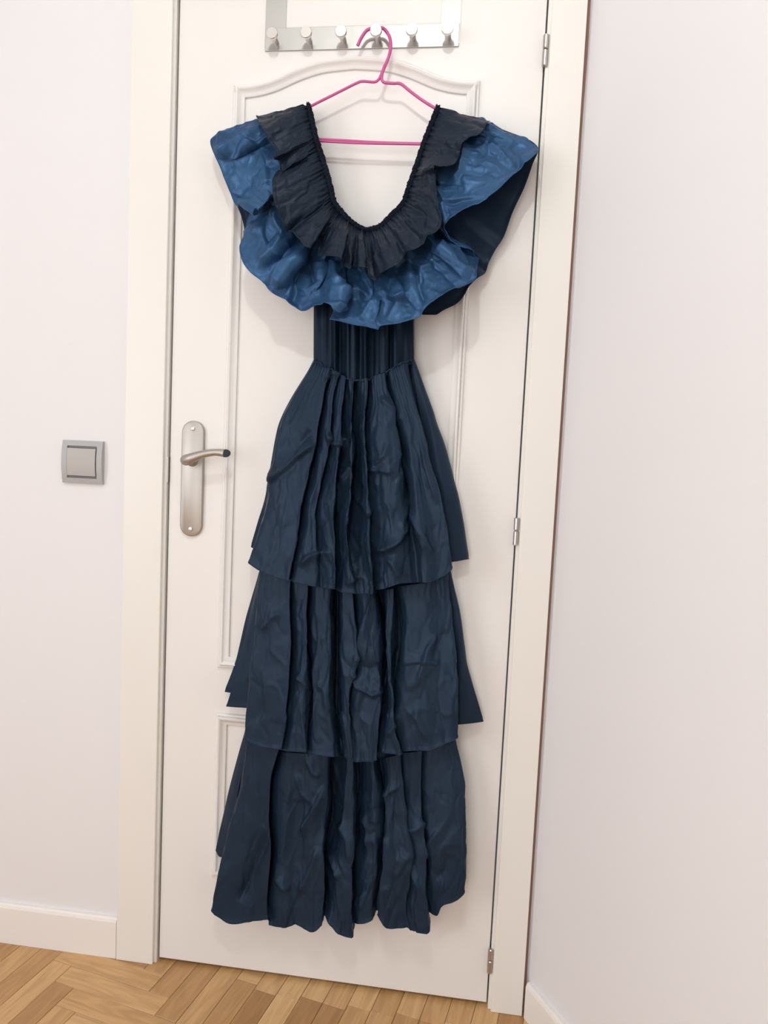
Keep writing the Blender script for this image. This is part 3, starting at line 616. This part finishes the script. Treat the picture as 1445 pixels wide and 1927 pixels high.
# ---------------------------------------------------------------- neckline, frill and ruffles
def Lc(u, v): return (380 + u/4.188, 180 + v/4.188)
def Rc(u, v): return (680 + u/4.129, 180 + v/4.129)
NECK = [(578, 197), (583, 216), (592.5, 259), (604, 295), (619, 347), (626, 378), (635.5, 392.5), (654.6, 414), (672, 427), (688, 434), (702, 432), (718, 426), (738, 406), (760, 383), (772, 349.5), (786.6, 308), (801, 265), (815.6, 228), (826, 202)]
nk = spline([(x, y, 0) for x, y in NECK], 12)[:, :2]
FR = [(L, a) for L, a in (
    ('L', (800, 70, 430, 165, 5.0)), ('L', (838, 100, 470, 240, 7.6)), ('L', (850, 180, 505, 310, 8.4)), ('L', (862, 230, 545, 385, 8.0)), ('L', (875, 285, 590, 440, 8.2)), ('L', (885, 320, 566, 490, 9.6)),
    ('L', (893, 360, 612, 512, 8.0)), ('L', (905, 400, 618, 612, 8.6)), ('L', (925, 450, 640, 590, 7.2)), ('L', (945, 520, 556, 682, 9.2)), ('L', (958, 570, 560, 760, 9.6)), ('L', (970, 620, 572, 850, 9.4)),
    ('L', (990, 720, 600, 905, 9.2)), ('L', (1010, 790, 640, 1000, 8.8)), ('L', (1022, 825, 672, 1075, 8.0)), ('L', (1030, 845, 712, 1072, 9.4)), ('L', (1042, 875, 770, 1140, 10.2)), ('L', (1052, 890, 832, 1202, 10.6)), ('L', (1065, 903, 880, 1165, 8.0)),
    ('L', (1085, 920, 940, 1130, 7.2)), ('L', (1100, 932, 920, 1266, 9.6)), ('L', (1125, 958, 1010, 1272, 11.0)), ('L', (1160, 990, 1100, 1282, 11.0)), ('L', (1180, 1003, 1120, 1338, 9.0)),
    ('L', (1200, 1018, 1165, 1362, 9.8)), ('L', (1220, 1032, 1200, 1352, 8.6)), ('L', (1240, 1043, 1240, 1350, 10.6)), ('L', (1268, 1055, 1300, 1362, 10.8)), ('R', (5, 1042, 38, 1332, 10.2)),
    ('R', (20, 1048, 60, 1402, 8.6)), ('R', (45, 1050, 108, 1440, 8.8)), ('R', (75, 1043, 150, 1372, 10.2)), ('R', (110, 1030, 210, 1345, 11.0)), ('R', (150, 1012, 310, 1290, 11.0)),
    ('R', (190, 980, 342, 1222, 9.8)), ('R', (225, 945, 420, 1188, 10.8)), ('R', (258, 910, 482, 1148, 10.6)), ('R', (285, 885, 508, 1092, 9.2)), ('R', (310, 860, 570, 1062, 10.0)), ('R', (335, 820, 618, 1000, 10.4)),
    ('R', (352, 780, 604, 880, 10.2)), ('R', (375, 715, 585, 770, 9.8)), ('R', (395, 655, 580, 680, 9.0)), ('R', (420, 590, 568, 556, 10.2)), ('R', (450, 500, 640, 552, 10.4)), ('R', (470, 430, 728, 525, 10.0)),
    ('R', (490, 370, 768, 430, 8.6)), ('R', (520, 300, 785, 362, 9.4)), ('R', (545, 230, 850, 322, 8.8)), ('R', (565, 180, 912, 302, 8.0)), ('R', (585, 125, 960, 240, 6.6)), ('R', (605, 92, 1000, 190, 4.8)))]
C = np.zeros((4, len(FR), 3))
for j, (s, (a, b, c, d, dep)) in enumerate(FR):
    i0 = (Lc if s == 'L' else Rc)(a, b); i1 = (Lc if s == 'L' else Rc)(c, d)
    for i, v in enumerate((0, .3, .68, 1)):
        dd = 5.4 + (10.2 + (dep-9.4)*1.5 + 1.2*math.sin(math.pi*(j+.5)/len(FR)) + (1.5 if 0 < j < 5 or 48 < j < 53 else 0) - 5.4)*v**.75 + .5*math.sin(math.pi*v)
        C[i, j] = (i0[0] + (i1[0]-i0[0])*v, i0[1] + (i1[1]-i0[1])*v, dd)
def d_frill(t, s, v):
    g = 1.3*np.exp(-v*5)*(.11*np.sin(t*5.3 + 5*perlin(t/3, s/4, 3)) + .10*np.sin(t*3.1+1+4*perlin(t/4, s/5, 13))) + .10*v*np.sin(t*1.9 + 2*perlin(t/3, s/3, 5))
    return g + .45*v**.5*facets(t/3.0, s/3.4, 50, 16) + .10*facets(t/1.3, s/1.6, 60, 14)
Pfr = loft(C, (0, .3, .68, 1), step=2.0, mint=5, disp=d_frill)
fr = cloth('neck_frill', Pfr, M['frill'], DRESS); hem_tube('hem', Pfr, M['frill'], fr)

RU = [('L', (800, 75, 180, 275, 2.6)), ('L', (828, 110, 76, 376, 3.4)), ('L', (845, 165, 116, 492, 4.6)), ('L', (860, 220, 152, 580, 5.0)), ('L', (880, 300, 222, 765, 5.4)), ('L', (895, 365, 268, 862, 5.8)),
      ('L', (905, 400, 338, 885, 10.5)), ('L', (915, 430, 405, 940, 12.0)), ('L', (925, 460, 392, 905, 5.0)), ('L', (945, 530, 345, 1018, 3.8)), ('L', (960, 590, 302, 1120, 6.6)), ('L', (980, 680, 290, 1190, 7.2)), ('L', (1000, 760, 318, 1300, 7.8)),
      ('L', (1015, 820, 380, 1386, 8.4)), ('L', (1030, 855, 470, 1450, 9.2)), ('L', (1042, 878, 540, 1540, 9.6)), ('L', (1065, 905, 650, 1612, 9.6)), ('L', (1090, 925, 740, 1668, 9.2)), ('L', (1112, 943, 790, 1692, 9.0)),
      ('L', (1135, 966, 880, 1662, 9.8)), ('L', (1158, 988, 950, 1630, 11.2)), ('L', (1178, 1003, 1000, 1652, 12.0)), ('L', (1195, 1015, 1072, 1716, 12.8)), ('L', (1205, 1022, 1095, 1600, 9.0)), ('L', (1215, 1030, 1060, 1690, 7.2)), ('L', (1228, 1038, 1024, 1772, 9.8)), ('L', (1248, 1048, 1150, 1796, 11.0)),
      ('L', (1275, 1058, 1385, 1842, 12.0)), ('R', (30, 1050, 130, 1806, 12.2)), ('R', (75, 1043, 330, 1760, 11.8)), ('R', (108, 1030, 420, 1722, 12.0)), ('R', (148, 1013, 500, 1640, 12.6)), ('R', (185, 984, 600, 1572, 12.6)),
      ('R', (220, 950, 740, 1496, 12.4)), ('R', (250, 918, 824, 1466, 12.0)), ('R', (275, 895, 884, 1420, 10.0)), ('R', (295, 875, 893, 1330, 6.4)), ('R', (312, 857, 905, 1262, 5.2)), ('R', (328, 833, 850, 1212, 5.6)),
      ('R', (342, 803, 770, 1180, 6.6)), ('R', (355, 770, 690, 1100, 7.8)), ('R', (370, 730, 650, 1030, 9.4)), ('R', (388, 675, 662, 985, 11.0)), ('R', (410, 615, 750, 905, 12.0)), ('R', (440, 530, 935, 830, 12.4)),
      ('R', (475, 420, 1060, 740, 11.8)), ('R', (508, 325, 1190, 605, 10.0)), ('R', (520, 300, 1222, 580, 9.0)), ('R', (545, 235, 1376, 415, 6.4)), ('R', (575, 155, 1212, 326, 3.6)), ('R', (600, 98, 1010, 215, 2.6))]
RJ = [1.3*np.clip(rb.randn(), -1.6, 1.6)*(.2 if j in (6, 7, 44, 45, 46, 47) else 1) for j in range(len(RU))]
C = np.zeros((5, len(RU), 3)); VR = (0, .25, .5, .78, 1)
for j, (s, (a, b, c, d, dep)) in enumerate(RU):
    i0 = (Lc if s == 'L' else Rc)(a, b); i1 = (Lc if s == 'L' else Rc)(c, d)
    for i, v in enumerate(VR):
        C[i, j] = (i0[0] + (i1[0]-i0[0])*v, i0[1] + (i1[1]-i0[1])*v, 4.6 + (dep - 4.6)*v**1.25 + .4*math.sin(math.pi*v) + RJ[j]*math.sin(math.pi*min(v*.9, 1)))
def d_ruf(t, s, v):
    env = np.clip(v*2, .1, 1)
    return env*(1.05*facets(t/6.5, s/5.0, 400, 18) + .13*facets(t/2.6+4, s/2.2, 420, 16) + .12*(1-np.abs(perlin(t/3, s/2.4, 430))*3).clip(0, 1)**3)
Kr = [([Rc(830, 330), Rc(930, 400), Rc(1080, 470), Rc(1215, 590)], .5, 5, 12), ([Rc(700, 680), Rc(760, 620), Rc(790, 480), Rc(800, 340)], .5, 12, 6), ([Rc(580, 560), Rc(620, 760), Rc(700, 930)], .4, 5, 10),
      ([Rc(920, 320), Rc(1060, 420), Rc(1200, 520)], -.35, 10, 10), ([Rc(520, 1140), Rc(640, 1240), Rc(740, 1370), Rc(820, 1450)], .4, 5, 12), ([Rc(640, 1060), Rc(760, 1240), Rc(870, 1400)], .4, 12, 5),
      ([Rc(370, 1250), Rc(420, 1450), Rc(480, 1640)], -.6, 4, 8), ([Rc(150, 1560), Rc(130, 1700), Rc(120, 1800)], .5, 14, 5), ([Rc(200, 1380), Rc(300, 1560), Rc(200, 1740)], .4, 6, 12),
      ([Lc(470, 240), Lc(300, 330), Lc(180, 420), Lc(120, 490)], .55, 5, 14), ([Lc(160, 280), Lc(130, 400), Lc(120, 480)], .3, 5, 10), ([Lc(400, 640), Lc(300, 720), Lc(270, 800)], -.4, 12, 12),
      ([Lc(830, 1210), Lc(640, 1370), Lc(540, 1500)], .6, 6, 14), ([Lc(640, 1080), Lc(560, 1220), Lc(420, 1330)], .4, 8, 10), ([Lc(540, 860), Lc(570, 1000), Lc(640, 1090)], .4, 6, 10),
      ([Lc(990, 1300), Lc(930, 1420), Lc(890, 1560)], .5, 4, 9), ([Lc(840, 1300), Lc(860, 1440), Lc(890, 1480)], -.5, 8, 8), ([Lc(1110, 1480), Lc(1100, 1600), Lc(1075, 1710)], .6, 14, 3),
      ([Lc(1400, 1560), Lc(1300, 1700), Lc(1250, 1790)], .4, 5, 12), ([Lc(1100, 1590), Lc(1230, 1530), Lc(1330, 1600)], .35, 5, 12)]
Pru = loft(C, VR, step=2.2, mint=5, disp=d_ruf, strokes=Kr)
ru = cloth('lower_ruffle', Pru, M['ruffle'], DRESS); ru['label'] = 'wide blue ruffle below the dark neckline frill'; hem_tube('hem', Pru, M['ruffle'], ru)
# back half of the ruffle, hanging behind
BKR = [('L', (800, 80, 190, 300, 1.8)), ('L', (850, 180, 135, 480, 1.6)), ('L', (890, 330, 240, 780, 1.4)), ('L', (950, 540, 330, 1020, 1.4)), ('L', (1010, 800, 360, 1300, 1.6)), ('L', (1070, 900, 560, 1480, 1.8)),
       ('L', (1180, 1000, 900, 1600, 2.0)), ('R', (20, 1048, 60, 1600, 2.0)), ('R', (150, 1015, 420, 1650, 2.4)), ('R', (200, 975, 480, 1703, 3.2)), ('R', (230, 940, 570, 1705, 2.8)), ('R', (255, 915, 640, 1668, 3.2)), ('R', (280, 890, 742, 1615, 2.6)),
       ('R', (300, 870, 800, 1550, 3.0)), ('R', (320, 850, 835, 1486, 3.4)), ('R', (335, 825, 895, 1425, 3.0)), ('R', (350, 785, 962, 1378, 2.6)), ('R', (370, 735, 988, 1305, 3.0)), ('R', (395, 655, 1040, 1200, 2.2)), ('R', (420, 585, 1100, 1110, 2.8)),
       ('R', (450, 500, 1172, 915, 2.4)), ('R', (480, 400, 1272, 700, 3.0)), ('R', (520, 300, 1332, 530, 2.6)), ('R', (550, 220, 1374, 422, 3.4)), ('R', (600, 95, 1010, 230, 2.2))]
C = np.zeros((3, len(BKR), 3))
for j, (s, (a, b, c, d, dep)) in enumerate(BKR):
    i0 = (Lc if s == 'L' else Rc)(a, b); i1 = (Lc if s == 'L' else Rc)(c, d)
    for i, v in enumerate((0, .5, 1)): C[i, j] = (i0[0] + (i1[0]-i0[0])*v, i0[1] + (i1[1]-i0[1])*v, 2.2 + (dep-2.2)*v)
Pbr = loft(C, (0, .5, 1), step=3, mint=5, disp=lambda t, s, v: .15*facets(t/3, s/3, 500, 7))
br = cloth('back_ruffle', Pbr, M['skirt'], DRESS); br['label'] = 'dark back half of the ruffle seen behind the front'
# gathered elastic edge
path = []; rr = []
for k in range(0, len(nk)*4):
    t = k/4; i = min(int(t), len(nk)-2); p = nk[i] + (nk[i+1]-nk[i])*(t-i)
    tan = nk[min(i+1, len(nk)-1)] - nk[max(i-1, 0)]; tan = tan/np.linalg.norm(tan); nrm = np.array([-tan[1], tan[0]])
    q = p - nrm*(-2.6 if True else 0)*(-1) + nrm*(.9*math.sin(k*1.05) + .5*math.sin(k*.37))
    path.append(at(q[0], q[1], -.056)); rr.append(.0048 + .0010*math.sin(k*1.05) + .0006*math.sin(k*2.3+1))
MB().tube(path, rr, 10, squash=(1, .8, 1)).build('neckline_elastic', M['elastic'], DRESS, smooth=True)
bp = [at(p[0], p[1]+3, -.024) for p in nk[::3]]
MB().tube(bp, .0045, 8).build('back_elastic', M['elastic'], DRESS, smooth=True)

# ---------------------------------------------------------------- ceiling lamp (above the frame)
lp = empty('ceiling_lamp', (LAMP_POS[0], LAMP_POS[1], ZC)); tag(lp, 'small round ceiling lamp above the middle of the room', 'lamp')
MB().lathe([(.055, -.0), (.055, -.02), (.012, -.03), (.012, -.085)], (LAMP_POS[0], LAMP_POS[1], ZC), 'z', 24).build('canopy', M['trim'], lp, smooth=True)
ld = bpy.data.lights.new('bulb', 'POINT'); ld.energy = LAMP_POWER; ld.shadow_soft_size = .038; ld.color = (.955, 1.0, .965)
bo = bpy.data.objects.new('bulb', ld); COL.objects.link(bo); bo.parent = lp; bo.location = (0, 0, LAMP_POS[2]-ZC)
